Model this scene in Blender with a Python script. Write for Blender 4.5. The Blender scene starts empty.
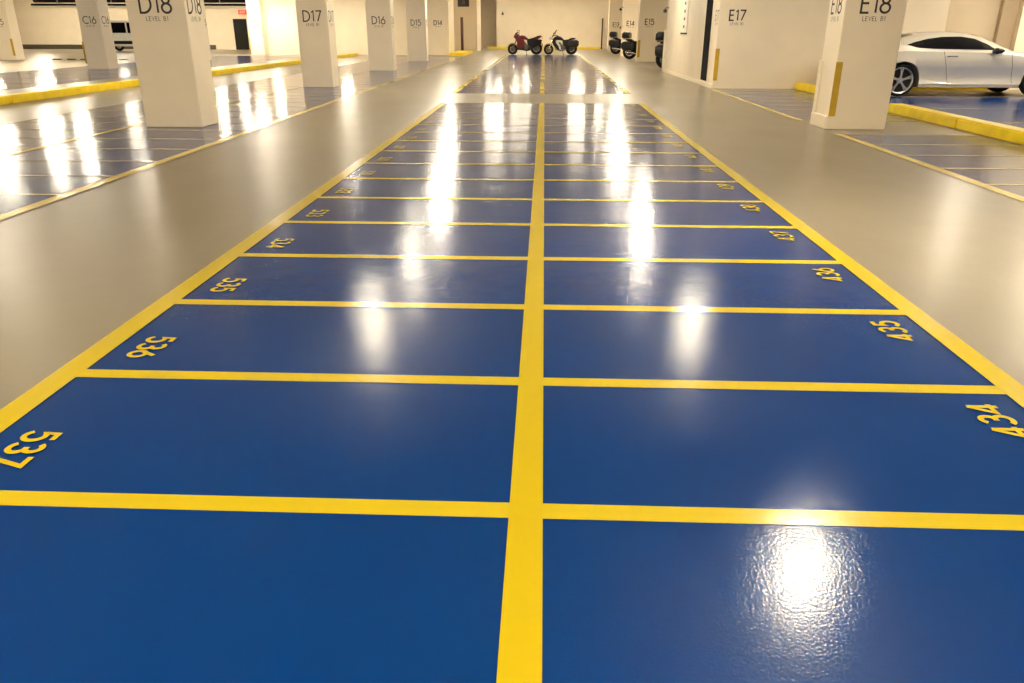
import bpy, bmesh, math, random
from mathutils import Vector, Matrix
random.seed(4)
C = bpy.context.scene.collection
SC = bpy.context.scene
PI = math.pi

# ------------------------------------------------------------------ camera
cam = bpy.data.cameras.new('camera'); camo = bpy.data.objects.new('camera', cam); C.objects.link(camo)
cam.sensor_width = 36.0; cam.sensor_fit = 'HORIZONTAL'; cam.lens = 36.0 * 768.98 / 1024.0
cam.clip_start = 0.05; cam.clip_end = 400
pitch, yaw, roll = .3848, .0387, .0021
cp, sp, cy, sy = math.cos(pitch), math.sin(pitch), math.cos(yaw), math.sin(yaw)
fw = Vector((-sy * cp, cy * cp, -sp)); rt = Vector((cy, sy, 0)); up = rt.cross(fw)
r2 = rt * math.cos(roll) + up * math.sin(roll); u2 = -rt * math.sin(roll) + up * math.cos(roll)
m = Matrix((r2, u2, -fw)).transposed().to_4x4(); m.translation = Vector((0, 0, 1.5))
camo.matrix_world = m
SC.camera = camo
# ------------------------------------------------------------------ world, exposure
w = bpy.data.worlds.new('world'); SC.world = w; w.use_nodes = True
w.node_tree.nodes['Background'].inputs[0].default_value = (1, .8, .55, 1)
w.node_tree.nodes['Background'].inputs[1].default_value = 0.02
SC.view_settings.view_transform = 'Standard'; SC.view_settings.look = 'None'
SC.view_settings.exposure = 0.0; SC.view_settings.gamma = 1.0
SC.view_settings.use_curve_mapping = False
try:
    SC.cycles.use_denoising = True; SC.cycles.max_bounces = 8; SC.cycles.diffuse_bounces = 5
    SC.cycles.glossy_bounces = 4; SC.cycles.use_light_tree = True; SC.cycles.sample_clamp_indirect = 8
except Exception: pass
LAMP_COLOR = (1.0, .88, .67)
LAMP_POWER = 300.0
LAMP_Z = 3.2
# lamps over the bays follow floor reflections; others are unseen fill added for brightness: (x, y, strength factor)
LAMPS = [(2.5, 6.0, .38), (2.6, 12.5, .36), (2.35, 17.4, .36), (2.75, 21.5, .7), (2.9, 29, .7), (3.1, 36, .6), (3.3, 48, .6), (4.4, 47, .5),
         (-2.9, 12.5, .36), (-2.75, 15.6, .26), (-3.1, 18.6, .15), (-3.0, 21.8, .7), (-3.55, 28, .7), (-4.0, 34, .6), (-3.0, 44.5, .6), (-2.7, 49, .5), (-5.0, 43, .5),
         (-10.6, 21, .8), (-10.8, 14.5, .35), (10.4, 15.2, .6), (-19.5, 26, .9), (-10.5, 29.5, .6), (-9.5, 38.5, .5), (-23.4, 33, 1.6), (-23.6, 37.0, 1.6), (-21.8, 36.8, 1.6), (-31, 45, 1), (-20.3, 50.0, 1.1), (-18.9, 50.2, 1.1), (-16.6, 50.2, 1.1),
         (-13.5, 38, .9), (-12.0, 49.5, .9), (-10.8, 44, .9), (-36, 36, 1.2), (-30, 20, 1.3), (-18, 12, 1.6), (-24, 20, 1), (-10, 3.2, 1.5), (-5.5, 1.2, 1.1), (6, 1.2, .9), (0, -1.0, .5), (-15, 2, 1.8),
         (9.8, 18.5, .6), (14.9, 22.0, 1.2), (13.2, 19.5, 1.1), (15, 10, .7), (20, 16, 1.4), (9, 27, .4), (8.5, 46, .7), (-5.5, -3.5, 3.2), (5.5, -3.5, 3), (-13, -2, 1.6), (9, -3, 1.4), (20, 6, .6)]  # entries at low y: unseen lamps added to brighten the column fronts
# unseen lamps added under the ceiling to brighten the dim far walls
LAMPS += [(x, y, f, 4.08) for x, y, f in ((-2.2, 62, 1), (2.2, 62, 1), (-1.5, 68, 1), (2.8, 68, 1), (-7.5, 61, 1), (-4.7, 69.5, .4), (6.8, 66, .6), (7.5, 57, .6), (7.2, 47.5, .6), (7.2, 37.5, .5), (-14, 60, 1), (-20, 60.8, 1.5), (-26, 61, 2), (-32, 61, 2), (-38, 61, 2), (-42, 52, 1.5), (-24, 54, 1), (-33, 52, 1), (2.5, 54, .8), (-3, 54, .8))]

# ------------------------------------------------------------------ materials
def nt(name):
    m = bpy.data.materials.new(name); m.use_nodes = True
    t = m.node_tree; b = t.nodes['Principled BSDF']; return m, t, b
def N(t, typ, **k):
    n = t.nodes.new(typ)
    for a, v in k.items(): setattr(n, a, v)
    return n
def L(t, a, b): t.links.new(a, b)
def plain(name, col, rough=.5, metal=0., spec=.5, coat=0., noise=.06, scale=8.):
    m, t, b = nt(name)
    geo = N(t, 'ShaderNodeNewGeometry'); nz = N(t, 'ShaderNodeTexNoise'); nz.inputs['Scale'].default_value = scale; nz.inputs['Detail'].default_value = 3
    L(t, geo.outputs['Position'], nz.inputs['Vector'])
    r = N(t, 'ShaderNodeMapRange'); r.inputs['From Min'].default_value = .3; r.inputs['From Max'].default_value = .7
    r.inputs['To Min'].default_value = 1 - noise; r.inputs['To Max'].default_value = 1 + noise
    L(t, nz.outputs['Fac'], r.inputs['Value'])
    mx = N(t, 'ShaderNodeVectorMath', operation='SCALE'); mx.inputs[0].default_value = col
    L(t, r.outputs[0], mx.inputs['Scale']); L(t, mx.outputs[0], b.inputs['Base Color'])
    b.inputs['Roughness'].default_value = rough; b.inputs['Metallic'].default_value = metal
    b.inputs['Specular IOR Level'].default_value = spec; b.inputs['Coat Weight'].default_value = coat
    b.inputs['Coat Roughness'].default_value = .05
    return m
def floor_mat(name, c1, c2, rough, rvar, bump_s, spec=.5, blotch=.5, stretch=(1, 1, 1), coat=0.):
    """glossy resin floor paint: two tones, cloudy wear, trowel waves and a fine orange-peel surface"""
    m, t, b = nt(name)
    geo = N(t, 'ShaderNodeNewGeometry')
    mp = N(t, 'ShaderNodeMapping'); mp.inputs['Scale'].default_value = stretch; L(t, geo.outputs['Position'], mp.inputs['Vector'])
    n1 = N(t, 'ShaderNodeTexNoise'); n1.inputs['Scale'].default_value = blotch; n1.inputs['Detail'].default_value = 6; n1.inputs['Roughness'].default_value = .62
    L(t, mp.outputs[0], n1.inputs['Vector'])
    r = N(t, 'ShaderNodeMapRange'); r.inputs['From Min'].default_value = .2; r.inputs['From Max'].default_value = .8
    L(t, n1.outputs['Fac'], r.inputs['Value'])
    mx = N(t, 'ShaderNodeMix', data_type='RGBA'); mx.inputs[6].default_value = (*c1, 1); mx.inputs[7].default_value = (*c2, 1)
    L(t, r.outputs[0], mx.inputs['Factor']); L(t, mx.outputs[2], b.inputs['Base Color'])
    n2 = N(t, 'ShaderNodeTexNoise'); n2.inputs['Scale'].default_value = .9; n2.inputs['Detail'].default_value = 4
    L(t, mp.outputs[0], n2.inputs['Vector'])
    r2_ = N(t, 'ShaderNodeMapRange'); r2_.inputs['From Min'].default_value = .3; r2_.inputs['From Max'].default_value = .7
    r2_.inputs['To Min'].default_value = rough - rvar; r2_.inputs['To Max'].default_value = rough + rvar
    L(t, n2.outputs['Fac'], r2_.inputs['Value']); L(t, r2_.outputs[0], b.inputs['Roughness'])
    # fine orange peel + slow trowel waves
    n3 = N(t, 'ShaderNodeTexNoise'); n3.inputs['Scale'].default_value = 110; n3.inputs['Detail'].default_value = 2
    L(t, geo.outputs['Position'], n3.inputs['Vector'])
    b1 = N(t, 'ShaderNodeBump'); b1.inputs['Strength'].default_value = 1; b1.inputs['Distance'].default_value = bump_s
    L(t, n3.outputs['Fac'], b1.inputs['Height'])
    n4 = N(t, 'ShaderNodeTexNoise'); n4.inputs['Scale'].default_value = 1.6; n4.inputs['Detail'].default_value = 3
    L(t, geo.outputs['Position'], n4.inputs['Vector'])
    b2 = N(t, 'ShaderNodeBump'); b2.inputs['Strength'].default_value = 1; b2.inputs['Distance'].default_value = .0035
    L(t, n4.outputs['Fac'], b2.inputs['Height']); L(t, b1.outputs[0], b2.inputs['Normal']); L(t, b2.outputs[0], b.inputs['Normal'])
    b.inputs['Specular IOR Level'].default_value = spec
    return m
M = {}
M['grey_floor'] = floor_mat('grey_floor', (.203, .173, .122), (.262, .225, .158), .315, .02, .0003, .5, .6, (1, .55, 1))
M['blue_floor'] = floor_mat('blue_floor', (.000, .027, .150), (.000, .034, .178), .12, .012, .00062, .18, 1.1)
M['yellow_line'] = floor_mat('yellow_line', (.56, .42, .000), (.59, .445, .001), .20, .03, .0003, .4, 2)
M['cross_line'] = floor_mat('cross_line', (.60, .455, .001), (.63, .48, .002), .16, .03, .0003, .7, 2)
M['border_hazed'] = floor_mat('border_hazed', (.66, .50, .10), (.70, .54, .13), .16, .03, .0003, .7, 2)  # border yellow lightened: gloss haze mixed into the colour
M['hazed_line'] = floor_mat('hazed_line', (.66, .54, .28), (.70, .58, .33), .16, .03, .0003, .7, 2)  # yellow line paint with washed-out gloss reflection put into its colour
M['wall'] = plain('wall_paint', (.80, .695, .53), .55, noise=.03, scale=1.3)
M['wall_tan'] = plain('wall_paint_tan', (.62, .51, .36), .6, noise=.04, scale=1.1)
M['wall_shaded'] = plain('wall_paint_shaded', (.46, .36, .24), .6, noise=.04, scale=1.1)  # wall paint darkened: shade of the side band put into the colour
M['ceiling'] = plain('ceiling_paint', (.90, .86, .78), .8, noise=.05, scale=.8)
M['column'] = plain('column_paint', (.86, .75, .575), .45, noise=.02, scale=2)
M['kerb'] = plain('kerb_yellow', (.95, .70, .002), .4, noise=.09, scale=4)
M['guard'] = plain('guard_yellow', (.50, .31, .01), .5, noise=.06, scale=6)
M['black'] = plain('black_paint', (.012, .010, .010), .35)
M['leaf_black'] = plain('leaf_black', (.006, .005, .005), .9, spec=.08)
M['letter'] = plain('letter_black', (.022, .017, .016), .5)
M['skirting'] = plain('dark_skirting', (.07, .055, .035), .6)
M['rubber'] = plain('tyre_rubber', (.009, .009, .009), .8, spec=.2)
M['chrome'] = plain('chrome', (.75, .75, .75), .12, metal=1.)
M['alloy'] = plain('alloy', (.62, .60, .60), .3, metal=.85)
M['engine'] = plain('engine_metal', (.10, .10, .105), .4, metal=.7)
M['red'] = plain('red_paint', (.11, .004, .008), .3, spec=.3, coat=.25)
M['bikeblack'] = plain('black_gloss', (.008, .008, .009), .3, spec=.3, coat=.15)
M['bikewhite'] = plain('white_gloss', (.75, .75, .74), .3, coat=.4)
M['rim_pink'] = plain('rim_pale_red', (.55, .30, .26), .4)
M['seat'] = plain('seat_vinyl', (.009, .008, .008), .7, spec=.2)
M['silver'] = plain('silver_car_paint', (.58, .54, .47), .30, metal=.35, coat=.8, noise=.01)
M['glass'] = plain('dark_tinted_glass', (.004, .004, .005), .08, spec=.06)
M['trim'] = plain('black_trim', (.010, .009, .009), .6, spec=.2)
M['redlamp'] = plain('red_lens', (.4, .01, .01), .2, coat=.5)
M['steel'] = plain('galvanised_steel', (.45, .45, .43), .45, metal=.6)
M['white_metal'] = plain('white_metal', (.78, .77, .74), .4)
M['maroon'] = plain('maroon_paint', (.05, .013, .010), .4)
M['doorway_shade'] = plain('doorway_shade', (.012, .011, .008), .7, spec=.2)
M['sign_white'] = plain('sign_white', (.75, .68, .56), .4)
def emis(name, col, s):
    m, t, b = nt(name); b.inputs['Base Color'].default_value = (*col, 1)
    b.inputs['Emission Color'].default_value = (*col, 1); b.inputs['Emission Strength'].default_value = s; return m
M['exit_red'] = emis('exit_red', (.75, .05, .03), .9)
M['headlamp'] = plain('headlamp_lens', (.6, .6, .6), .08, coat=1)

# ------------------------------------------------------------------ mesh helpers
def obj(name, bm, mat, parent=None, smooth=False, auto=False, loc=None):
    me = bpy.data.meshes.new(name)
    if name not in ('bay_number', 'location_number', 'lettering'): bmesh.ops.recalc_face_normals(bm, faces=bm.faces)
    bm.to_mesh(me); bm.free()
    for p in me.polygons: p.use_smooth = smooth
    if smooth:
        try: me.set_sharp_from_angle(angle=math.radians(38))
        except Exception: pass
    o = bpy.data.objects.new(name, me); me.materials.append(M[mat] if isinstance(mat, str) else mat)
    C.objects.link(o)
    if parent: o.parent = parent
    if loc: o.location = loc
    return o
def tag(o, label=None, cat=None, group=None, kind=None):
    if label: o['label'] = label
    if cat: o['category'] = cat
    if group: o['group'] = group
    if kind: o['kind'] = kind
    return o
def empty(name, loc, label, cat, rz=0, group=None, scale=1):
    o = bpy.data.objects.new(name, None); C.objects.link(o); o.location = loc; o.rotation_euler = (0, 0, rz)
    o.scale = (scale,) * 3; o.empty_display_size = .2
    return tag(o, label, cat, group)
def box(bm, a, b, bevel=0., seg=1):
    x0, y0, z0 = a; x1, y1, z1 = b
    r = bmesh.ops.create_cube(bm, size=1, matrix=Matrix.Translation(((x0+x1)/2, (y0+y1)/2, (z0+z1)/2)) @ Matrix.Diagonal((abs(x1-x0), abs(y1-y0), abs(z1-z0), 1)))
    if bevel:
        es = list({e for v in r['verts'] for e in v.link_edges})
        bmesh.ops.bevel(bm, geom=es, offset=bevel, segments=seg, affect='EDGES', clamp_overlap=True)
def BX(a, b, bevel=0., seg=1):
    bm = bmesh.new(); box(bm, a, b, bevel, seg); return bm
def tube(bm, pts, r, n=8, cap=True):
    pts = [Vector(p) for p in pts]; rs = r if isinstance(r, (list, tuple)) else [r] * len(pts)
    rings = []; prev = None
    for i, p in enumerate(pts):
        d = (pts[min(i+1, len(pts)-1)] - pts[max(i-1, 0)]).normalized()
        a = prev - d * prev.dot(d) if prev is not None else (Vector((0, 0, 1)) if abs(d.z) < .9 else Vector((1, 0, 0)))
        a = (a - d * a.dot(d)).normalized(); prev = a; bb = d.cross(a)
        rings.append([bm.verts.new(p + (a * math.cos(2*PI*k/n) + bb * math.sin(2*PI*k/n)) * rs[i]) for k in range(n)])
    for i in range(len(rings)-1):
        for k in range(n): bm.faces.new((rings[i][k], rings[i][(k+1) % n], rings[i+1][(k+1) % n], rings[i+1][k]))
    if cap: bm.faces.new(rings[0][::-1]); bm.faces.new(rings[-1])
def lathe(bm, prof, n=24, axis='y', c=(0, 0, 0), closed=True):
    """prof: (radius, offset along axis) loop turned about the axis"""
    c = Vector(c); rings = []
    for k in range(n):
        a = 2*PI*k/n; ca, sa = math.cos(a), math.sin(a); ring = []
        for r, h in prof:
            v = Vector((r*ca, h, r*sa)) if axis == 'y' else (Vector((r*ca, r*sa, h)) if axis == 'z' else Vector((h, r*ca, r*sa)))
            ring.append(bm.verts.new(c + v))
        rings.append(ring)
    m_ = len(prof)
    for k in range(n):
        for i in range(m_ if closed else m_-1):
            bm.faces.new((rings[k][i], rings[k][(i+1) % m_], rings[(k+1) % n][(i+1) % m_], rings[(k+1) % n][i]))
    if not closed:
        for i in (0, m_-1):
            if prof[i][0] > 1e-4: bm.faces.new([rings[k][i] for k in range(n)])
    bmesh.ops.remove_doubles(bm, verts=bm.verts, dist=1e-5)
def loft(bm, secs, n=12):
    """secs: (x, z, half width y, half height z, power) super-ellipse rings along x"""
    rings = []
    for s in secs:
        x, z, hw, hh = s[:4]; pw = s[4] if len(s) > 4 else .8; y0 = s[5] if len(s) > 5 else 0
        ring = []
        for k in range(n):
            a = 2*PI*(k+.5)/n; ca, sa = math.cos(a), math.sin(a)
            ring.append(bm.verts.new((x, y0 + math.copysign(abs(ca)**pw, ca)*hw, z + math.copysign(abs(sa)**pw, sa)*hh)))
        rings.append(ring)
    for i in range(len(rings)-1):
        for k in range(n): bm.faces.new((rings[i][k], rings[i][(k+1) % n], rings[i+1][(k+1) % n], rings[i+1][k]))
    bm.faces.new(rings[0][::-1]); bm.faces.new(rings[-1])
def prism(bm, pts, y0, y1):
    a = [bm.verts.new((p[0], y0, p[1])) for p in pts]; b = [bm.verts.new((p[0], y1, p[1])) for p in pts]
    n = len(pts)
    bm.faces.new(a); bm.faces.new(b[::-1])
    for i in range(n): bm.faces.new((a[i], b[i], b[(i+1) % n], a[(i+1) % n]))

# ------------------------------------------------------------------ lettering drawn as strokes
def arc(cx, cy_, rx, ry, a0, a1, n=14):
    return [(cx + rx*math.cos(math.radians(a0+(a1-a0)*i/n)), cy_ + ry*math.sin(math.radians(a0+(a1-a0)*i/n))) for i in range(n+1)]
GL = {
 '0': (.62, [arc(.31, .5, .31, .5, 90, 450, 24)]), '1': (.26, [[(0, .84), (.2, 1), (.2, 0)]]),
 '2': (.56, [arc(.28, .72, .27, .28, 165, -35) + [(0, 0), (.58, 0)]]),
 '3': (.54, [arc(.25, .745, .24, .255, 150, -62) + [(.20, .525)], arc(.25, .27, .29, .27, 50, -150)]),
 '4': (.64, [[(.64, .24), (0, .24), (.46, 1)], [(.46, 1), (.46, 0)]]),
 '5': (.56, [[(.52, 1), (.12, 1), (.07, .58)] + arc(.26, .33, .30, .33, 115, -150)]),
 '6': (.58, [[(.42, 1), (.08, .47)], arc(.29, .31, .29, .31, 155, 515, 24)]),
 '7': (.54, [[(0, 1), (.54, 1), (.16, 0)]]),
 '8': (.56, [arc(.28, .755, .22, .245, -90, 270, 20), arc(.28, .26, .28, .26, -90, 270, 20)]),
 '9': (.58, [[(.16, 0), (.50, .53)], arc(.29, .69, .29, .31, -25, 335, 24)]),
 'B': (.52, [[(0, 0), (0, 1), (.26, 1)] + arc(.26, .765, .21, .235, 90, -90, 10) + [(0, .53)], [(.26, .53)] + arc(.26, .265, .27, .265, 90, -90, 12) + [(0, 0)]]),
 'C': (.76, [arc(.5, .5, .5, .5, 50, 310, 24)]), 'D': (.68, [[(0, 0), (0, 1), (.2, 1)] + arc(.2, .5, .48, .5, 90, -90, 18) + [(0, 0)]]),
 'E': (.46, [[(.46, 1), (0, 1), (0, 0), (.46, 0)], [(0, .52), (.42, .52)]]), 'L': (.42, [[(0, 1), (0, 0), (.42, 0)]]),
 'V': (.64, [[(0, 1), (.32, 0), (.64, 1)]]), ' ': (.3, []),
 'X': (.6, [[(0, 1), (.6, 0)], [(0, 0), (.6, 1)]]), 'I': (.0, [[(0, 0), (0, 1)]]), 'T': (.6, [[(0, 1), (.6, 1)], [(.3, 1), (.3, 0)]])}
def ribbon(bm, pts, th, f):
    P2 = [Vector(p) for p in pts]; closed = (P2[0]-P2[-1]).length < 1e-6
    n = len(P2); Lv = []; Rv = []
    for i in range(n):
        a = P2[i]-P2[i-1] if i else (P2[0]-P2[-2] if closed else P2[1]-P2[0])
        b = P2[i+1]-P2[i] if i < n-1 else (P2[1]-P2[0] if closed else P2[-1]-P2[-2])
        a = a.normalized() if a.length > 1e-9 else b.normalized(); b = b.normalized() if b.length > 1e-9 else a
        t_ = a+b; t_ = t_.normalized() if t_.length > .3 else a
        nn = Vector((-t_.y, t_.x)); k = min(1/max(.4, nn.dot(Vector((-a.y, a.x)))), 1.7)
        Lv.append(bm.verts.new(f(P2[i]+nn*th/2*k))); Rv.append(bm.verts.new(f(P2[i]-nn*th/2*k)))
    for i in range(n-1): bm.faces.new((Lv[i], Rv[i], Rv[i+1], Lv[i+1]))
def text_width(s, sp): return sum(GL[c][0] for c in s) + sp*(len(s)-1)
def text(bm, s, h, th, origin, ux, uy, sp=.22, wscale=1.):
    """centred line of text; ux/uy: unit reading and up directions"""
    o = Vector(origin); ux = Vector(ux); uy = Vector(uy); nrm = ux.cross(uy); idx = 0; wd = text_width(s, sp); x = -wd/2
    for c in s:
        adv, st = GL[c]
        for pl in st:
            off = nrm*(.0005*(idx % 3)); idx += 1
            ribbon(bm, [((p[0]+x)*wscale, p[1]-.5) for p in pl], th, lambda q: o + off + ux*q.x*h + uy*q.y*h)
        x += adv+sp

# ------------------------------------------------------------------ floor and its paint
fl = tag(obj('floor', BX((-46, -9, -.3), (34, 80, 0)), 'grey_floor'), kind='structure')
def quad(bm, x0, y0, x1, y1, z):
    bm.faces.new([bm.verts.new(p) for p in ((x0, y0, z), (x1, y0, z), (x1, y1, z), (x0, y1, z))])
ZB, ZL, ZN = .002, .004, .006
P_ = 1.0258; Y0 = 2.182
def bay_block(xl, xr, ya, yb, lines, lw=.062, lm='hazed_line'):
    bm = bmesh.new(); quad(bm, xl, ya, xr, yb, ZB)
    obj('blue_bay_paint', bm, 'blue_floor', fl)
    bm = bmesh.new()
    for y in lines: quad(bm, xl, y-lw/2, xr, y+lw/2, ZL)
    obj('bay_cross_lines', bm, lm, fl)
def long_line(x0, x1, ya, yb, x0b=None, x1b=None, lm='yellow_line'):
    bm = bmesh.new(); x0b = x0 if x0b is None else x0b; x1b = x1 if x1b is None else x1b
    bm.faces.new([bm.verts.new(p) for p in ((x0, ya, ZN), (x1, ya, ZN), (x1b, yb, ZN), (x0b, yb, ZN))])
    obj('bay_border_line', bm, lm, fl)
END1 = 17.75
rows1 = [Y0 + P_*k for k in range(-8, 16)]
bay_block(-2.2, 2.14, -6.1, END1, rows1, .088, 'cross_line')
long_line(-2.275, -2.145, -6.1, END1); long_line(2.075, 2.20, -6.1, END1); long_line(-.093, .02, -6.1, END1)
rows2 = [20.5 + P_*k for k in range(0, 33)]
bay_block(-2.3, 2.2, 20.5, 53.6, rows2, .06, 'hazed_line')
long_line(-2.36, -2.23, 20.5, 53.6, -2.55, -2.42); long_line(2.1, 2.23, 20.5, 53.6, 2.2, 2.33); long_line(-.105, .02, 20.5, 53.6)
# left block between the columns and the kerb
rowsL = [Y0 + P_*k for k in range(0, 46)]
bay_block(-9.1, -4.68, 2.0, 48.4, rowsL)
long_line(-4.67, -4.53, 2.0, 11, -4.72, -4.58, 'border_hazed'); long_line(-4.72, -4.58, 11, 48.4, -5.02, -4.86, 'border_hazed'); long_line(-6.90, -6.79, 2.0, 48.4, lm='border_hazed'); long_line(-9.13, -9.07, 2.0, 48.4, lm='border_hazed')
# beyond the left kerb
bay_block(-20, -14.2, 18, 50, [18.2 + 2.6*k for k in range(13)])
# right blocks
bay_block(4.66, 6.75, 1.0, 12.56, [Y0-.02 + P_*k for k in range(-1, 11)])
long_line(4.54, 4.68, 1.0, 12.6, lm='border_hazed')
bay_block(4.66, 6.75, 14.5, 22.3, [14.5 + P_*k for k in range(0, 8)])
long_line(4.55, 4.68, 14.45, 22.3, lm='border_hazed')
bay_block(7.15, 22.0, 4.0, 20.2, [4.0, 6.6, 9.2, 11.8, 14.4, 17.0, 20.1])

def floor_number(s, x, y, side, h=.128):
    bm = bmesh.new()
    if side == 'L': text(bm, s, h, .185, (x, y, ZN), (0, -1, 0), (1, 0, 0), .24, .95)
    else: text(bm, s, h, .185, (x, y, ZN), (0, 1, 0), (-1, 0, 0), .24, .95)
    o = obj('bay_number', bm, 'yellow_line', fl); o['label'] = 'yellow painted bay number ' + s
for k in range(0, 15):
    floor_number(str(537-k), -1.97, Y0 + P_*k + .33, 'L')
    floor_number(str(434+k), 1.90, Y0 + P_*k + .73, 'R')

# ------------------------------------------------------------------ room shell
def struct(name, bm, mat, parent=None): return tag(obj(name, bm, mat, parent), kind='structure')
struct('ceiling', BX((-46, -9, 4.2), (34, 80, 4.5)), 'ceiling')
struct('wall_back', BX((-46, -9.3, 0), (34, -9, 4.2)), 'wall')
struct('wall_left', BX((-46.3, -9.3, 0), (-46, 80, 4.2)), 'wall')
struct('wall_right', BX((34, -9.3, 0), (34.3, 23.2, 4.2)), 'wall')
# far end of the middle aisle
struct('wall_far', BX((-4.03, 72.1, 0), (7.2, 72.5, 4.2)), 'wall')
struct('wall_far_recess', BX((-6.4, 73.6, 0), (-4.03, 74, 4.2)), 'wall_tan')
struct('wall_far_return', BX((-4.2, 72.1, 0), (-4.03, 74, 4.2)), 'wall')
struct('trim_1', BX((-5.24, 64.0, 0), (-4.95, 64.3, 4.2)), 'column')
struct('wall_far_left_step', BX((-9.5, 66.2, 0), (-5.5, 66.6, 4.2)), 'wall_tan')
# long wall behind the middle columns on the left, it carries D14
wl = struct('wall_middle_left', BX((-18.0, 52.3, 0), (-6.07, 55.4, 4.2)), 'wall')
struct('wall_middle_left_link', BX((-9.5, 55.4, 0), (-9.1, 66.6, 4.2)), 'wall')
# far left walls
struct('wall_far_left', BX((-46, 65.5, 0), (-9.5, 65.9, 4.2)), 'wall')
struct('baseboard_far_left', BX((-46, 65.4, 0), (-26.5, 65.5, .34)), 'skirting')
# right side: E17 wall with its long return, partition walls of E15, E14, E13
we = bmesh.new(); box(we, (4.70, 22.75, 0), (10.75, 23.1, 4.2)); box(we, (4.70, 23.1, 0), (5.0, 32.28, 4.2))
wE17 = struct('wall_right_front', we, 'wall')
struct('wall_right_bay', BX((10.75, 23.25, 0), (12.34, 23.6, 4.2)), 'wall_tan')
struct('trim_2', BX((12.34, 23.1, 0), (12.76, 23.6, 4.2)), 'wall_shaded')
struct('wall_right_far', BX((12.76, 22.9, 0), (34, 23.2, 4.2)), 'wall')
struct('wall_right_inner', BX((9.3, 32.5, 0), (9.6, 72.5, 4.2)), 'wall')
struct('wall_right_closing', BX((4.9, 32.29, 0), (9.6, 32.6, 4.2)), 'wall')
struct('wall_far_right', BX((7.2, 72.1, 0), (9.6, 72.5, 4.2)), 'wall')
# white corner post low at the end of the return wall
tag(obj('corner_guard', BX((4.66, 32.29, 0), (4.86, 32.56, 1.52), .01), 'column'), 'low white corner guard at the far end of the wall beside the black upright', 'corner guard')

def label_on(parent, s, x, y, z, face, h=.26, small=True, name='location_number', th=.125):
    bm = bmesh.new()
    if face == 'front': ux, o = (1, 0, 0), (x, y-.004, z)
    elif face == 'right': ux, o = (0, 1, 0), (x+.004, y, z)
    else: ux, o = (0, -1, 0), (x-.004, y, z)
    text(bm, s, h, th, o, ux, (0, 0, 1), .2)
    if small:
        o2 = (o[0], o[1], z - h*.5 - .085)
        text(bm, 'LEVEL B1', .062, .12, o2, ux, (0, 0, 1), .30)
    return obj(name, bm, 'letter', parent)
def column(x0, x1, y, d, s, label, faces=('front', 'right'), guards=(), h=.26, z=1.84, mat='column', small=True, plinth=False):
    r = empty('column', (0, 0, 0), label, 'column', group='numbered white columns')
    cx, cyy = (x0+x1)/2, y+d/2; r.location = (cx, cyy, 0)
    hw = (x1-x0)/2; hd = d/2
    obj('shaft', BX((-hw, -hd, 0), (hw, hd, 4.2), .012), mat, r)
    if plinth: obj('plinth', BX((-hw-.04, -hd+.004, 0), (-hw+.05, hd+.03, .21), .01), mat, r)
    for f in faces:
        if f == 'front': label_on(r, s, .0, -hd, z, 'front', h, small)
        elif f == 'right': label_on(r, s, hw, 0, z, 'right', h, small)
        else: label_on(r, s, -hw, 0, z, 'left', h, small)
    for g in guards:
        z0, z1 = .21, 1.04
        if g == 'fl': b = BX((-hw-.006, -hd-.014, z0), (-hw+.10, -hd, z1), .004)
        elif g == 'fr': b = BX((hw-.12, -hd-.014, z0), (hw+.006, -hd, z1), .004)
        elif g == 'lf': b = BX((-hw-.06, -hd-.01, z0), (-hw, -hd+.12, z1), .004)
        o = obj('edge_guard', b, 'guard', r); o['label'] = 'yellow edge guard'
        if g == 'fl':
            obj('side_guard', BX((-hw-.03, hd-.12, z0), (-hw, hd+.02, z1), .004), mat, r)
    return r
column(-6.55, -5.61, 12.86, .68, 'D18', 'square white column lettered D18, nearest on the left side', z=1.87)
column(-6.74, -5.88, 22.40, .68, 'D17', 'square white column lettered D17 beside the left aisle')
column(-6.88, -5.92, 31.85, .68, 'D16', 'square white column lettered D16, behind D17')
column(-7.02, -6.03, 41.9, .68, 'D15', 'square white column lettered D15, farthest free column before the D14 wall')
column(-18.5, -17.65, 32.4, .8, 'C16', 'white column lettered C16 beyond the left kerb', guards=('lf',))
column(-18.6, -17.6, 42.0, .7, 'C15', 'white column lettered C15 between C16 and C14')
column(-18.75, -17.9, 51.9, .7, 'C14', 'white column lettered C14 joined to the end of the D14 wall', faces=('front',), guards=('lf',))
column(-28.6, -27.6, 41.8, .75, 'B15', 'white column at the left frame edge with number ending in 15', faces=('front',), guards=('fr',))
column(4.64, 5.58, 13.18, .72, 'E18', 'wide white column lettered E18 with yellow edge guard, nearest on the right', faces=('front', 'left'), guards=('fl',), plinth=True, z=1.89)
# lettering on walls
label_on(wl, 'D14', -6.74, 52.3, 1.92, 'front', .26, th=.17)
label_on(wE17, 'E17', 5.19, 22.75, 1.88, 'front', .25, th=.15); label_on(wE17, 'E17', 4.70, 23.0, 1.88, 'left', .25)
o = obj('edge_guard', BX((4.69, 22.735, .21), (4.80, 22.75, 1.04)), 'guard', wE17); o['label'] = 'yellow edge guard'
obj('plinth', BX((4.665, 22.71, 0), (4.70, 32.3, .10)), 'column', wE17)
def pier(n, x0, x1, y, s):
    r = struct('wall_pier_' + n, BX((x0, y, 0), (9.3, y+.5, 4.2)), 'wall')
    label_on(r, s, (x0+x1)/2+.05, y, 1.9, 'front', .26, th=.17)
    return r
p15 = pier('near', 4.78, 5.74, 42.5, 'E15'); p14 = pier('middle', 4.84, 5.72, 52.0, 'E14'); p13 = pier('far', 4.74, 5.7, 62.0, 'E13')
o = obj('edge_guard', BX((4.77, 42.48, .21), (4.9, 42.5, 1.04)), 'guard', p15)

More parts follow.
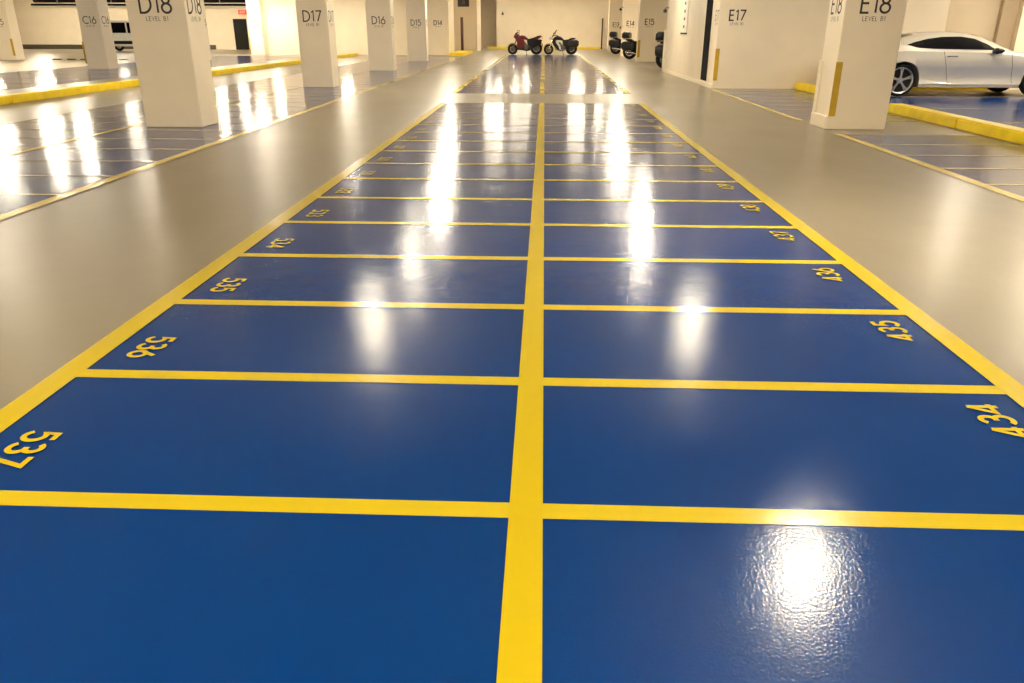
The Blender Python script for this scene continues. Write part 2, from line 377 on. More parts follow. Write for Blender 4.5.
# ------------------------------------------------------------------ kerbs
def kerb(label, x0, x1, y0, y1, seg, zt=.17):
    bm = bmesh.new(); y = y0; i = 0
    while y < y1 - .05:
        e = min(y+seg, y1); box(bm, (x0, y+.012, 0), (x1, e-.012, zt), .022, 2); y = e
    return tag(obj('kerb', bm, 'kerb', None, True), label, 'kerb')
kerb('long yellow kerb right of the E18 column, in front of the car', 6.82, 7.12, -1.13, 16.2, 4.85)
kerb('short yellow kerb against the E17 wall, behind the E18 column', 6.95, 7.25, 20.0, 22.74, 4)
kerb('long yellow kerb left of the lettered D columns', -11.8, -11.5, 2.9, 50.5, 4.68)
k = bmesh.new(); box(k, (-6.0, 51.3, 0), (-5.0, 57.5, .16), .02, 2)
tag(obj('kerb_island', k, 'kerb'), 'small yellow kerb island at the corner of the D14 wall', 'kerb')
k = bmesh.new(); box(k, (-5.0, 71.95, 0), (5.0, 72.1, .16)); 
tag(obj('kerb', k, 'kerb'), 'yellow kerb along the foot of the far end wall', 'kerb')
k = bmesh.new(); box(k, (9.0, 22.45, 0), (12.3, 22.6, .1), .01)
tag(obj('wheel_stop', k, 'kerb'), 'low yellow wheel stop seen under the silver car', 'wheel stop')
# dark floor studs at the left aisle behind C16
lo = 'short dark rubber floor bar in the row left of the C16 column'
for i, x in enumerate((-25.9, -25.1, -24.4)):
    tag(obj('floor_bar', BX((x-.22, 42.5, 0), (x+.16, 42.72, .035), .008), 'rubber'),
        ['short dark rubber floor bar, farthest left of three left of the C16 column', 'short dark rubber floor bar, middle of three left of the C16 column', 'short dark rubber floor bar closest to the C16 column on its left'][i], 'floor bar', 'rubber floor bars by C16')
for i, x in enumerate((-22.3, -21.45)):
    tag(obj('floor_bar', BX((x-.22, 42.5, 0), (x+.16, 42.72, .035), .008), 'rubber'),
        ['short dark rubber floor bar just right of the C16 column', 'short dark rubber floor bar just left of the D18 column'][i], 'floor bar', 'rubber floor bars by C16')

# ------------------------------------------------------------------ fittings
# black upright in the return wall beside E17
u = empty('door_leaf', (4.699, 24.1, 0), 'tall narrow black door leaf standing in the side wall beside E17', 'door')
obj('leaf', BX((-.012, -.40, .14), (0, .45, 2.9), .002), 'leaf_black', u)
obj('handle', BX((-.03, -.34, 1.1), (-.012, -.30, 1.3), .004), 'leaf_black', u)
# vertical notice on the same wall
u = empty('notice_board', (4.699, 28.2, 0), 'tall narrow white notice board with dark marks on the side wall', 'sign')
obj('panel', BX((-.02, -.55, 1.42), (0, .55, 2.75), .004), 'sign_white', u)
obj('bottom_bar', BX((-.03, -.57, 1.38), (0, .57, 1.43)), 'trim', u)
for z in (1.62, 1.86, 2.10, 2.34, 2.58): obj('mark', BX((-.026, -.12, z-.045), (-.02, .12, z+.045), .002), 'letter', u)
def camera_dome(label, loc, rz=0, s=1.):
    """dome on a short arm whose plate sits on the wall at local +x .2"""
    u = empty('security_camera', loc, label, 'security camera', rz, scale=s)
    bm = bmesh.new(); lathe(bm, [(0.0, -.13), (.07, -.11), (.11, -.05), (.12, 0), (.10, .05), (.04, .08), (0, .08)], 16, 'z', closed=False)
    obj('housing', bm, 'black', u, True)
    bm = bmesh.new(); tube(bm, [(0, 0, .06), (0, 0, .12), (.05, 0, .15), (.19, 0, .15)], .018); obj('arm', bm, 'trim', u)
    obj('wall_plate', BX((.185, -.05, .09), (.205, .05, .21), .004), 'trim', u)
    return u
camera_dome('black camera on the wall end above the low white corner guard', (4.57, 32.1, 2.2), 0, .65)
camera_dome('black camera high on the edge of the E14 wall', (4.69, 52.2, 2.72), 0, .75)
camera_dome('small dark camera low on the edge of the E14 wall, below the black one', (4.73, 52.2, 1.66), 0, .55)
camera_dome('small dark camera alone on the left part of the far end wall', (-3.65, 71.93, 2.8), PI/2, .85)
# poles
def pole(label, x, y, h, r, mat):
    u = empty('pole', (x, y, 0), label, 'pole')
    obj('shaft', BX((-r, -r, 0), (r, r, h), .01), mat, u)
    obj('foot', BX((-r*1.6, -r*1.6, 0), (r*1.6, r*1.6, .06), .01), mat, u)
pole('dark maroon upright standing on the yellow kerb island at the left', -6.3, 63.0, 2.40, .10, 'maroon')
pole('thin dark upright against the right end of the far wall', 4.95, 71.8, 2.45, .055, 'maroon')
u = empty('hanging_sign', (-6.05, 62, 3.2), 'dark sign box hanging above the maroon upright', 'sign')
obj('case', BX((-.42, -.06, -.1), (.42, .06, .9), .01), 'trim', u)
obj('panel', BX((-.1, -.07, .05), (.12, -.06, .8)), 'maroon', u)
bm = bmesh.new(); tube(bm, [(-.3, 0, .9), (-.3, 0, 1.0)], .012); obj('hanger', bm, 'trim', u)
bm = bmesh.new(); tube(bm, [(.3, 0, .9), (.3, 0, 1.0)], .012); obj('hanger', bm, 'trim', u)
# doorway and exit sign far left
u = empty('doorway', (-24.2, 65.4, 0), 'dark open doorway in the far left wall', 'door')
obj('opening', BX((-.62, -.02, .0), (.48, .1, 2.28)), 'doorway_shade', u)  # dark slab stands in for the shade inside the doorway
obj('frame', (lambda b: (box(b, (-.70, -.05, 0), (-.62, .1, 2.36)), box(b, (.48, -.05, 0), (.56, .1, 2.36)), box(b, (-.70, -.05, 2.28), (.56, .1, 2.36)), b)[-1])(bmesh.new()), 'wall', u)
u = empty('exit_sign', (-23.9, 65.3, 2.78), 'red lit exit sign above the dark doorway', 'sign')
obj('case', BX((-.36, -.05, -.17), (.36, .05, .17), .01), 'exit_red', u)
bm = bmesh.new(); text(bm, 'EXIT', .17, .16, (0, -.055, 0), (1, 0, 0), (0, 0, 1), .25); obj('lettering', bm, 'sign_white', u)
bm = bmesh.new(); box(bm, (-.05, .04, -.05), (.05, .2, .05)); obj('bracket', bm, 'trim', u)
# services under the ceiling far left
u = empty('cable_tray', (-27.5, 60, 3.0), 'white edged service tray carrying dark pipes, top left', 'cable tray')
obj('tray', BX((-10, -.25, -.05), (8.8, .25, .05), .01), 'white_metal', u)
bm = bmesh.new()
for y_ in (-.15, 0, .15): tube(bm, [(-10, y_, .16), (8.8, y_, .16)], .07, 10)
obj('pipe', bm, 'trim', u)
for x_ in (-8, -4, 0, 4, 8): obj('hanger', BX((x_-.02, -.2, .05), (x_+.02, -.16, 1.2)), 'steel', u)
bm = bmesh.new(); tube(bm, [(-10, .3, .5), (8.8, .3, .5)], .2, 14); o = obj('duct', bm, 'trim', u, True)

# ------------------------------------------------------------------ luminaires
lamp_em, t_, b_ = nt('lamp_tube')
b_.inputs['Base Color'].default_value = (1, 1, 1, 1); b_.inputs['Emission Color'].default_value = (*LAMP_COLOR, 1)
b_.inputs['Emission Strength'].default_value = LAMP_POWER
lamp_first = None; lamp_ms = {}
for (x, y, f, *zz) in LAMPS:  # same fixture for lamps read from reflections and for added fill lamps
    if lamp_first is None:
        u = empty('hanging_lamp', (0, 0, 0), 'white box lamp hanging unseen above the picture, in a set partly added for brightness', 'lamp', group='hanging box lamps')
        bm = bmesh.new(); box(bm, (-.07, -.2, .05), (.07, .2, .12), .01); obj('housing', bm, 'white_metal', u)
        bm = bmesh.new(); box(bm, (-.15, -.26, .0), (.15, .26, .05), .015); obj('diffuser', bm, lamp_em, u)
        bm = bmesh.new(); tube(bm, [(0, 0, .10), (0, 0, 1.0)], .014, 6); obj('suspension_rod', bm, 'steel', u)
        lamp_first = u
    else:
        u = lamp_first.copy(); C.objects.link(u)
        for ch in lamp_first.children:
            c = ch.copy(); C.objects.link(c); c.parent = u
            if ch.name.startswith('diffuser') and f != 1 or (ch.name.startswith('diffuser') and abs(LAMPS[0][2]-1) > 0):
                if f not in lamp_ms:
                    mm = lamp_em.copy(); mm.node_tree.nodes['Principled BSDF'].inputs['Emission Strength'].default_value = LAMP_POWER*f
                    me = ch.data.copy(); me.materials[0] = mm; lamp_ms[f] = me
                c.data = lamp_ms[f]
    u.location = (x, y, zz[0] if zz else LAMP_Z)

# ------------------------------------------------------------------ wheels
def tyre(bm, R_, w_, rr, n=32, c=(0, 0, 0)):
    h = w_/2
    lathe(bm, [(rr, -h*.75), (R_*.90, -h), (R_*.98, -h*.75), (R_, -h*.3), (R_, h*.3), (R_*.98, h*.75), (R_*.90, h), (rr, h*.75)], n, 'y', c)
def bike_wheel(parent, x, R_, w_, col='engine', spokes=6, name='front_wheel'):
    bm = bmesh.new(); tyre(bm, R_, w_, R_*.60, 28, (x, 0, R_)); wobj = obj(name, bm, 'rubber', parent, True); 
    bm = bmesh.new(); h = w_*.35
    lathe(bm, [(R_*.62, -h*1.1), (R_*.66, -h*1.1), (R_*.66, h*1.1), (R_*.62, h*1.1), (R_*.52, h*.6), (R_*.52, -h*.6)], 28, 'y', (x, 0, R_))
    lathe(bm, [(.0, -h*1.3), (R_*.16, -h*1.2), (R_*.16, h*1.2), (0, h*1.3)], 14, 'y', (x, 0, R_), closed=False)
    for k in range(spokes):
        a = 2*PI*k/spokes
        tube(bm, [(x+R_*.1*math.cos(a), 0, R_+R_*.1*math.sin(a)), (x+R_*.66*math.cos(a+.12), 0, R_+R_*.66*math.sin(a+.12))], R_*.075, 6)
    obj('rim', bm, col, wobj, True)
    bm = bmesh.new(); lathe(bm, [(R_*.22, -h-.02), (R_*.46, -h-.02), (R_*.46, -h-.012), (R_*.22, -h-.012)], 24, 'y', (x, 0, R_)); obj('brake_disc', bm, 'engine', wobj)
    return wobj

def motorcycle(name, label, loc, rz, scale, style, body, rim='engine', topcase=False, shield=False, mirrorz=1.28):
    """local frame: +x forwards, rear axle x=-.68, front axle x=.70"""
    u = empty(name, loc, label, 'motorcycle', rz, None, scale)
    Rf, Rr = (.29, .31) if style != 'scooter' else (.27, .27)
    xf, xr = .72, -.66
    bike_wheel(u, xf, Rf, .11, rim, 6, 'front_wheel'); bike_wheel(u, xr, Rr*1.12, .19, rim, 6, 'rear_wheel')
    # fork
    bm = bmesh.new()
    for s in (-1, 1): tube(bm, [(xf, .085*s, Rf), (xf-.14, .085*s, .62), (xf-.26, .085*s, .93)], [.028, .024, .02], 8)
    tube(bm, [(xf-.22, -.1, .86), (xf-.22, .1, .86)], .025, 8); obj('fork', bm, 'chrome' if style == 'cruiser' else 'engine', u, True)
    bm = bmesh.new()   # front mudguard follows the wheel
    rr = Rf+.03; secs = []
    for k in range(9):
        a = math.radians(20+k*15); p = (xf+rr*math.cos(a), Rf+rr*math.sin(a)); secs.append(p)
    for i in range(8):
        (x0, z0), (x1, z1) = secs[i], secs[i+1]
        v = [bm.verts.new(q) for q in ((x0, -.065, z0-.02), (x0, .065, z0-.02), (x0, .05, z0+.012), (x0, -.05, z0+.012), (x1, -.065, z1-.02), (x1, .065, z1-.02), (x1, .05, z1+.012), (x1, -.05, z1+.012))]
        for f in ((0, 1, 2, 3), (7, 6, 5, 4), (0, 4, 5, 1), (1, 5, 6, 2), (2, 6, 7, 3), (3, 7, 4, 0)): bm.faces.new([v[j] for j in f])
    obj('front_mudguard', bm, body, u)
    # frame
    bm = bmesh.new()
    for s in (-1, 1):
        tube(bm, [(.48, .05*s, .88), (.18, .15*s, .70), (-.22, .15*s, .45), (-.30, .12*s, .30)], .028, 8)
        tube(bm, [(.44, .06*s, .76), (.28, .11*s, .35), (-.25, .12*s, .26)], .02, 8)
        tube(bm, [(-.25, .1*s, .42), (xr, .11*s, Rr)], .03, 8)
        tube(bm, [(-.10, .12*s, .62), (-.55, .1*s, .74), (-.90, .07*s, .82)], .018, 8)
    obj('frame', bm, 'engine' if style != 'scooter' else body, u, True)
    # engine
    bm = bmesh.new(); loft(bm, [(-.22, .38, .13, .11, .5), (-.1, .38, .18, .15, .5), (.1, .38, .18, .15, .5), (.24, .38, .13, .12, .5)])
    for i in range(7): box(bm, (.0, -.13, .50+i*.026), (.22, .13, .512+i*.026))
    loft(bm, [(.03, .62, .11, .08, .6), (.2, .62, .11, .07, .6)]); 
    for s in (-1, 1): lathe(bm, [(0, .0), (.11, 0), (.09, .035*s), (0, .045*s)], 18, 'y', (-.08, .17*s, .36), closed=False)
    obj('engine', bm, 'engine', u, True)
    # tank
    bm = bmesh.new(); loft(bm, [(.44, .86, .05, .04), (.36, .90, .13, .09), (.2, .93, .165, .12), (.02, .91, .15, .11), (-.12, .85, .10, .07), (-.18, .82, .06, .04)], 16)
    obj('fuel_tank', bm, body, u, True)
    # seat + tail
    bm = bmesh.new()
    if style == 'sport': loft(bm, [(-.12, .82, .08, .03), (-.3, .82, .14, .05), (-.5, .87, .12, .05), (-.72, .96, .10, .05), (-.9, 1.02, .05, .03)], 12)
    else: loft(bm, [(-.10, .80, .10, .04), (-.3, .78, .16, .06), (-.46, .80, .14, .06), (-.60, .88, .13, .06), (-.8, .90, .11, .05), (-.88, .9, .05, .03)], 12)
    obj('seat', bm, 'seat', u, True)
    bm = bmesh.new()
    if style == 'sport': loft(bm, [(-.28, .74, .10, .04), (-.5, .78, .13, .06), (-.75, .88, .10, .06), (-.98, 1.0, .04, .03)], 12)
    else: loft(bm, [(-.28, .68, .12, .06), (-.5, .70, .15, .08), (-.75, .76, .12, .08), (-.95, .80, .05, .04)], 12)
    obj('tail', bm, body, u, True)
    bm = bmesh.new(); loft(bm, [(-.97, .9 if style == 'sport' else .76, .06, .03), (-1.01, .9 if style == 'sport' else .76, .05, .025)], 10); obj('tail_lamp', bm, 'redlamp', u)
    bm = bmesh.new(); tube(bm, [(-.80, 0, .76), (-1.0, 0, .56)], .02, 6); box(bm, (-1.03, -.09, .44), (-1.0, .09, .58), .005); obj('number_plate_holder', bm, 'trim', u)
    bm = bmesh.new()   # rear hugger
    loft(bm, [(xr-.33, Rr+.12, .09, .02), (xr-.18, Rr+.31, .10, .02), (xr, Rr+.37, .10, .02), (xr+.18, Rr+.31, .10, .02)], 10); obj('rear_mudguard', bm, 'trim', u, True)
    # fairing
    if style == 'sport':
        bm = bmesh.new()
        loft(bm, [(.66, .96, .05, .05), (.60, .98, .13, .10), (.50, .98, .19, .15), (.38, .95, .20, .15), (.28, .92, .18, .10)], 16)
        obj('front_fairing', bm, body, u, True)
        for s in (-1, 1):
            bm = bmesh.new(); prism(bm, [(.60, .94), (.34, .92), (.10, .80), (-.06, .58), (.08, .38), (.30, .32), (.46, .44), (.44, .66), (.52, .80)], .165*s, .20*s)
            obj('side_fairing', bm, body, u)
        bm = bmesh.new(); loft(bm, [(.62, 1.04, .05, .02), (.54, 1.12, .12, .05), (.42, 1.19, .13, .03), (.38, 1.21, .1, .01)], 12); obj('windscreen', bm, 'glass', u, True)
        bm = bmesh.new(); loft(bm, [(.67, .94, .07, .03), (.64, .95, .09, .04)], 10); obj('headlamp', bm, 'headlamp', u, True)
    else:
        bm = bmesh.new(); lathe(bm, [(0, .14), (.075, .13), (.09, .08), (.08, 0), (.03, -.06), (0, -.06)], 18, 'x', (.55, 0, .92), closed=False); obj('headlamp', bm, 'headlamp', u, True)
        for s in (-1, 1):
            bm = bmesh.new(); prism(bm, [(.42, .92), (.54, .80), (.42, .52), (.22, .30), (-.2, .27), (-.2, .36), (.12, .42), (.28, .62)], .14*s, .19*s)
            obj('side_fairing', bm, body, u)
    if shield:
        bm = bmesh.new(); v = []
        for i in range(5):
            for j in range(5):
                yy = -.2+.1*j; v.append(bm.verts.new((.56-.07*i-.9*yy*yy, yy*(1-.06*i), .98+.10*i)))
        for i in range(4):
            for j in range(4): bm.faces.new((v[i*5+j], v[i*5+j+1], v[i*5+j+6], v[i*5+j+5]))
        bmesh.ops.solidify(bm, geom=bm.faces[:], thickness=.006)
        obj('windscreen', bm, 'glass', u, True)
    # handlebar, mirrors
    hz = 1.0 if style == 'sport' else 1.08
    bm = bmesh.new(); tube(bm, [(.26, -.36, hz-.02), (.36, -.22, hz), (.44, -.06, hz-.04), (.44, .06, hz-.04), (.36, .22, hz), (.26, .36, hz-.02)], .014, 8)
    obj('handlebar', bm, 'engine', u, True)
    for s in (-1, 1):
        bm = bmesh.new(); tube(bm, [(.24, .36*s, hz-.02), (.31, .26*s, hz)], .02, 8); obj('grip', bm, 'rubber', u, True)
        bm = bmesh.new(); tube(bm, [(.36, .22*s, hz), (.38, .30*s, mirrorz-.06)], .008, 6)
        loft(bm, [(.37, mirrorz, .07, .035, .8, .34*s), (.40, mirrorz, .065, .03, .8, .34*s)], 12); obj('mirror', bm, 'trim', u, True)
    # rear bulk: swing arm cover and side panels
    for s in (-1, 1):
        bm = bmesh.new(); prism(bm, [(-.12, .78), (-.20, .34), (-.42, .30), (-.60, .42), (-.92, .58), (-.98, .80), (-.55, .84)], .10*s, .155*s)
        obj('side_panel', bm, 'trim', u)
        if style == 'cruiser':
            bm = bmesh.new(); loft(bm, [(-.42, .60, .05, .10, .5, .24*s), (-.50, .60, .085, .19, .5, .25*s), (-.95, .62, .085, .20, .5, .25*s), (-1.05, .64, .05, .12, .5, .24*s)], 14); obj('pannier', bm, 'bikeblack', u, True)
            bm = bmesh.new(); prism(bm, [(.22, .80), (.34, .72), (.16, .50), (.10, .30), (-.10, .26), (-.12, .32), (.02, .42), (.08, .56)], .19*s, .205*s); obj('frame_panel', bm, 'bikewhite', u)
        else:
            bm = bmesh.new(); prism(bm, [(.44, .56), (.40, .26), (-.20, .20), (-.42, .28), (-.30, .42), (.10, .46)], .15*s, .185*s); obj('belly_pan', bm, 'bikeblack', u)
    # exhaust
    bm = bmesh.new(); tube(bm, [(.22, -.12, .50), (.30, -.14, .30), (.0, -.16, .20), (-.35, -.17, .26)], .024, 8)
    tube(bm, [(-.35, -.17, .26), (-.45, -.18, .30), (-.85, -.19, .46 if style == 'sport' else .34)], [.03, .055, .06], 12); obj('exhaust', bm, 'chrome', u, True)
    bm = bmesh.new(); tube(bm, [(-.08, .14, .30), (-.14, .34, .012)], .014, 6); box(bm, (-.19, .31, 0), (-.10, .38, .014)); obj('side_stand', bm, 'trim', u)
    bm = bmesh.new()
    for s in (-1, 1): tube(bm, [(-.22, .14*s, .36), (-.22, .30*s, .37)], .016, 6)
    obj('footrest', bm, 'trim', u)
    if topcase:
        tc = bmesh.new(); loft(tc, [(-.66, 1.10, .17, .12, .5), (-.72, 1.12, .21, .15, .5), (-.98, 1.12, .22, .16, .5), (-1.06, 1.10, .18, .12, .5)], 16)
        t = obj('top_case', tc, 'bikeblack', u, True)
        bm = bmesh.new(); box(bm, (-1.0, -.12, .92), (-.62, .12, .96)); tube(bm, [(-.65, .1, .93), (-.55, .1, .80)], .012, 6); tube(bm, [(-.65, -.1, .93), (-.55, -.1, .80)], .012, 6); obj('luggage_rack', bm, 'engine', u)
        for s in (-1, 1):
            pass
    return u

motorcycle('motorcycle', 'dark red sport motorcycle parked sideways in front of the far wall, left of two', (-1.28, 54.2, 0), PI-.10, 1.14, 'sport', 'red')
motorcycle('motorcycle', 'black and white motorcycle parked sideways in front of the far wall, right of two', (1.06, 54.4, 0), PI+.12, 1.10, 'cruiser', 'bikeblack', shield=True, mirrorz=1.2)
motorcycle('motorcycle', 'black motorcycle with pale wheel ring and top case parked beside the E15 wall', (5.46, 45.9, 0), -.38, 1.12, 'cruiser', 'bikeblack', 'rim_pink', topcase=True)
motorcycle('motorcycle', 'dark motorcycle with top case parked beside the E14 wall', (5.52, 55.6, 0), -.38, 1.12, 'cruiser', 'bikeblack', 'engine', topcase=True)
motorcycle('motorcycle', 'dark motorcycle just visible behind the low white corner guard', (5.80, 34.4, 0), -.12, 1.14, 'cruiser', 'red', 'engine', topcase=True)

# ------------------------------------------------------------------ silver coupe
def interp(tab, x):
    if x <= tab[0][0]: return tab[0][1]
    for (a, va), (b, vb) in zip(tab, tab[1:]):
        if x <= b:
            t = (x-a)/(b-a); t = t*t*(3-2*t)*.35 + t*.65; return va+(vb-va)*t
    return tab[-1][1]
WB = 3.30; ZC = .375; RA = .43
TOP = [(-.98, .62), (-.96, .86), (-.90, 1.06), (-.72, 1.14), (-.45, 1.21), (-.14, 1.335), (.26, 1.43), (.66, 1.475), (1.08, 1.49), (1.45, 1.475), (1.8, 1.41), (2.15, 1.27), (2.5, 1.12), (2.65, 1.06), (3.0, 1.02), (3.5, .95), (3.85, .84), (4.02, .70), (4.08, .55)]
BELT = [(-.98, .60), (-.9, .90), (-.6, 1.02), (0, 1.08), (.8, 1.07), (1.8, 1.055), (2.5, 1.01), (3.3, .93), (3.8, .80), (4.08, .5)]
WID = [(-.98, .70), (-.9, .84), (-.6, .91), (0, .955), (1.5, .95), (3.0, .955), (3.5, .90), (3.85, .78), (4.02, .62), (4.08, .5)]
def ring(x):
    zt = interp(TOP, x); w_ = interp(WID, x); b = min(interp(BELT, x), zt-.03)
    zb = .225
    if x < -.75: zb = .24+(-.75-x)*.3
    if x > 3.8: zb = .24+(x-3.8)*.2
    for xw in (0, WB):
        if abs(x-xw) < RA: zb = max(zb, ZC+math.sqrt(RA*RA-(x-xw)**2))
    H_ = zt-b; roofw = .60 if -.2 < x < 2.4 else .60
    def mxz(z): return max(z, zb+.0)
    pts = [(w_*.92, zb), (w_*.975, mxz(.30)), (w_*.955, mxz(.40)), (w_*.955, mxz(.54)), (w_*.985, mxz(.66)), (w_*1.0, mxz(.73)), (w_*.985, mxz(min(.90, b-.08))), (w_*.975, b-.03), (w_*.945, b)]
    # keep heights increasing
    out = []; last = -1
    for (yy, z) in pts: z = max(z, last+.002); out.append((yy, z)); last = z
    if H_ > .1:
        out += [(w_*.90, b+H_*.25), (w_*.84, b+H_*.5), (w_*.76, b+H_*.75), (w_*.66, b+H_*.92), (w_*.45, zt-.01), (w_*.2, zt), (0, zt+.002)]
    else:
        out += [(w_*.90, b+H_*.3), (w_*.82, b+H_*.55), (w_*.72, b+H_*.75), (w_*.58, b+H_*.88), (w_*.4, b+H_*.97), (w_*.2, zt), (0, zt+.002)]
    return out
def surf_y(x, z):
    r = ring(x)
    for (y0, z0), (y1, z1) in zip(r, r[1:]):
        if z0 <= z <= z1 and z1 > z0: return y0+(y1-y0)*(z-z0)/(z1-z0)
    return r[-1][0]
def surf_z(x, y):
    r = ring(x)
    for (y0, z0), (y1, z1) in zip(r[8:], r[9:]):
        if y1 <= y <= y0: return z0+(z1-z0)*(y0-y)/(y0-y1+1e-9)
    return r[-1][1]
car = empty('car', (8.72, 21.1, 0), 'silver two-door coupe parked behind the yellow kerb at the right', 'car')
xs = []; x = -.98
while x < 4.081: xs.append(x); x += .044
xs = sorted(set([round(v, 4) for v in xs + [-.98, 4.08, -RA+.001, RA-.001, WB-RA+.001, WB+RA-.001, -RA, RA, WB-RA, WB+RA]]))
bm = bmesh.new(); rings = []
for x in xs:
    r = ring(x); full = [(y, z) for y, z in r] + [(-y, z) for y, z in r[-2::-1]]
    rings.append([bm.verts.new((x, y, z)) for y, z in full])
for a, b in zip(rings, rings[1:]):
    n = len(a)
    for i in range(n): bm.faces.new((a[i], a[(i+1) % n], b[(i+1) % n], b[i]))
bm.faces.new(rings[0]); bm.faces.new(rings[-1][::-1])
obj('body', bm, 'silver', car, True)
bm = bmesh.new(); box(bm, (-.8, -.60, .20), (3.9, .60, .62)); obj('underbody', bm, 'trim', car)
DU = [(.03, 1.195), (.25, 1.262), (.55, 1.33), (.9, 1.372), (1.3, 1.378), (1.62, 1.335), (1.9, 1.23), (2.12, 1.11)]
DL = [(.03, 1.185), (.3, 1.12), (.7, 1.098), (1.5, 1.085), (2.12, 1.075)]
for s in (-1, 1):
    bm = bmesh.new(); nx, nz = 34, 6; g = []
    for i in range(nx+1):
        x = .03 + (2.12-.03)*i/nx; zu, zl = interp(DU, x), interp(DL, x); row = []
        for j in range(nz+1):
            z = zl+(zu-zl)*j/nz; row.append(bm.verts.new((x, s*(surf_y(x, z)+.008), z)))
        g.append(row)
    for i in range(nx):
        for j in range(nz): bm.faces.new((g[i][j], g[i+1][j], g[i+1][j+1], g[i][j+1]))
    o = obj('side_window', bm, 'glass', car, True)
    bm = bmesh.new()
    for xx, sl in ((.90, .24), (2.50, .16)):
        p = [(xx+sl*(1-(z-.26)/.78), s*(surf_y(xx, z)+.002), z) for z in [.26+.06*i for i in range(14)]]; tube(bm, p, .005, 5)
    p = [(x, s*(surf_y(x, .245)+.001), .245) for x in [.90+.13*i for i in range(13)]]; tube(bm, p, .004, 5)
    obj('door_seam', bm, 'trim', car)
    bm = bmesh.new(); yh = surf_y(1.1, .93); tube(bm, [(1.0, s*yh, .935), (1.03, s*(yh+.035), .937), (1.2, s*(yh+.035), .937), (1.24, s*yh, .935)], .012, 8)
    obj('door_handle', bm, 'engine', car, True)
    bm = bmesh.new(); loft(bm, [(2.0, 1.05, .05, .04, .8, s*1.03), (2.06, 1.06, .11, .075, .8, s*1.04), (2.18, 1.06, .10, .06, .8, s*1.04), (2.25, 1.06, .04, .03, .8, s*1.03)], 14)
    tube(bm, [(2.08, s*.90, 1.03), (2.1, s*1.0, 1.03)], .025, 8); obj('wing_mirror', bm, 'bikeblack', car, True)
    bm = bmesh.new(); p = [(x, s*(surf_y(x, .23)+.004), .235) for x in [.48+.1*i for i in range(23)]]; tube(bm, p, .022, 6); obj('sill', bm, 'silver', car, True)
    bm = bmesh.new(); loft(bm, [(-.93, .88, .14, .06, .6, s*.66), (-.80, .90, .12, .07, .6, s*.80)], 12); obj('tail_lamp', bm, 'redlamp', car, True)
    bm = bmesh.new(); loft(bm, [(3.72, .72, .09, .07, .7, s*.76), (3.95, .70, .12, .06, .7, s*.60)], 12); obj('headlamp', bm, 'headlamp', car, True)
def patch(x0, x1, hw0, hw1, name):
    bm = bmesh.new(); nx, ny = 14, 12; g = []
    for i in range(nx+1):
        x = x0+(x1-x0)*i/nx; hw = hw0+(hw1-hw0)*i/nx
        g.append([bm.verts.new((x, -hw+2*hw*j/ny, surf_z(x, abs(-hw+2*hw*j/ny))+.007)) for j in range(ny+1)])
    for i in range(nx):
        for j in range(ny): bm.faces.new((g[i][j], g[i+1][j], g[i+1][j+1], g[i][j+1]))
    obj(name, bm, 'glass', car, True)
patch(1.72, 2.52, .52, .66, 'windscreen'); patch(-.55, .28, .55, .52, 'rear_window')
bm = bmesh.new(); box(bm, (4.03, -.42, .42), (4.09, .42, .66), .02); obj('grille', bm, 'trim', car)
bm = bmesh.new(); box(bm, (-.995, -.26, .62), (-.965, .26, .74), .005); obj('number_plate', bm, 'sign_white', car)
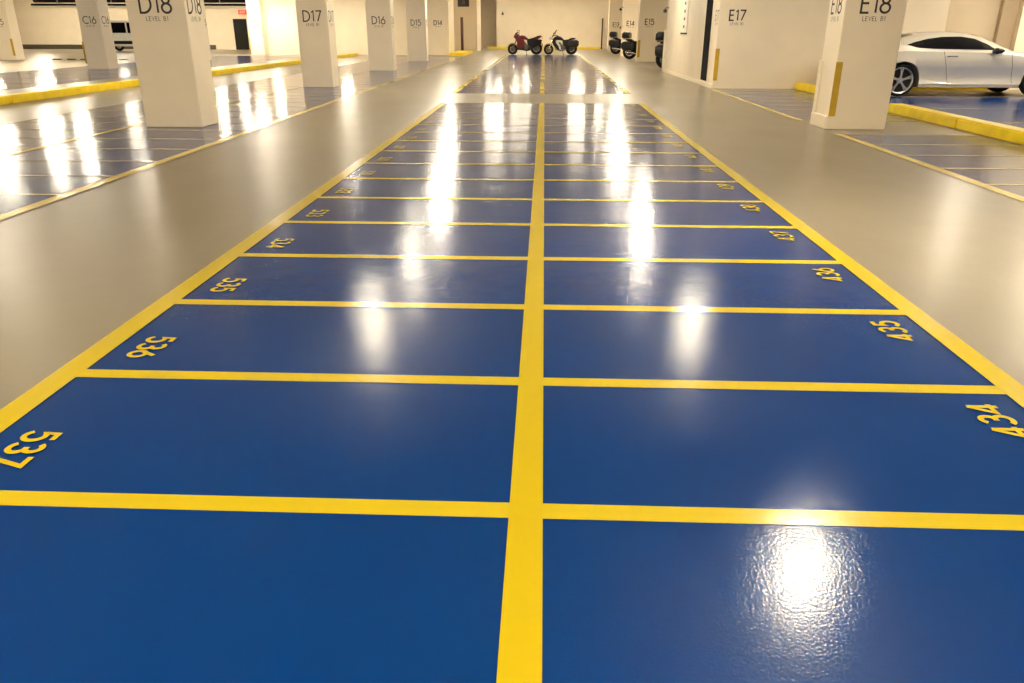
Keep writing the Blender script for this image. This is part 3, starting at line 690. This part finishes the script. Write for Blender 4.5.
def car_wheel(parent, x, y, s, R_=.375):
    bm = bmesh.new(); tyre(bm, R_, .22, R_*.80, 40, (0, 0, 0)); w_ = obj('wheel', bm, 'rubber', parent, True, loc=(x, y, R_))
    bm = bmesh.new(); yo = .085*s
    lathe(bm, [(R_*.80, yo-.03*s), (R_*.83, yo), (R_*.80, yo+.012*s), (R_*.745, yo), (R_*.74, yo-.06*s)], 40, 'y')
    for k in range(5):
        a = 2*PI*k/5+PI/2
        for da in (-.11, .11):
            tube(bm, [(R_*.12*math.cos(a), yo-.01*s, R_*.12*math.sin(a)), (R_*.45*math.cos(a+da*.6), yo-.004*s, R_*.45*math.sin(a+da*.6)), (R_*.77*math.cos(a+da), yo-.005*s, R_*.77*math.sin(a+da))], [.028, .017, .019], 6)
    lathe(bm, [(0, yo+.012*s), (R_*.14, yo+.008*s), (R_*.2, yo-.03*s), (0, yo-.04*s)], 18, 'y', closed=False)
    obj('rim', bm, 'alloy', w_, True)
    bm = bmesh.new(); lathe(bm, [(0, yo-.10*s), (R_*.78, yo-.10*s), (R_*.78, yo-.08*s), (0, yo-.08*s)], 30, 'y', closed=False); obj('inner_disc', bm, 'black', w_)
for x in (0, WB):
    for s in (-1, 1): car_wheel(car, x, s*.80, s)

# ------------------------------------------------------------------ light van far left, between two columns
v = empty('van', (-30.4, 59.6, 0), 'light grey van seen between the C16 and D18 columns', 'van')
bm = bmesh.new(); prism(bm, [(-2.3, .35), (-2.35, 1.0), (-2.25, 1.95), (-2.1, 2.08), (1.2, 2.08), (1.45, 2.0), (2.0, 1.25), (2.6, 1.05), (2.72, .8), (2.7, .35)], -.9, .9)
bmesh.ops.bevel(bm, geom=bm.edges[:], offset=.06, segments=2, affect='EDGES'); obj('body', bm, 'white_metal', v, True)
for s in (-1, 1):
    bm = bmesh.new(); yy = .905*s; prism(bm, [(-2.1, 1.25), (-2.1, 1.95), (.2, 1.95), (.2, 1.25)], yy, yy+.01*s); obj('side_window', bm, 'glass', v)
    bm = bmesh.new(); prism(bm, [(.32, 1.25), (.32, 1.95), (1.35, 1.95), (1.85, 1.25)], yy, yy+.01*s); obj('door_window', bm, 'glass', v)
    bm = bmesh.new(); box(bm, (-2.2, .9*s, .50), (2.5, .92*s, .72)); obj('side_moulding', bm, 'trim', v)
for x_ in (-1.4, 1.75):
    for s in (-1, 1):
        bm = bmesh.new(); tyre(bm, .36, .22, .22, 28); w_ = obj('wheel', bm, 'rubber', v, True, loc=(x_, .84*s, .36))
        bm = bmesh.new(); lathe(bm, [(0, .09*s), (.2, .08*s), (.22, .05*s), (.22, -.02), (0, -.02)], 20, 'y', closed=False); obj('rim', bm, 'alloy', w_, True)
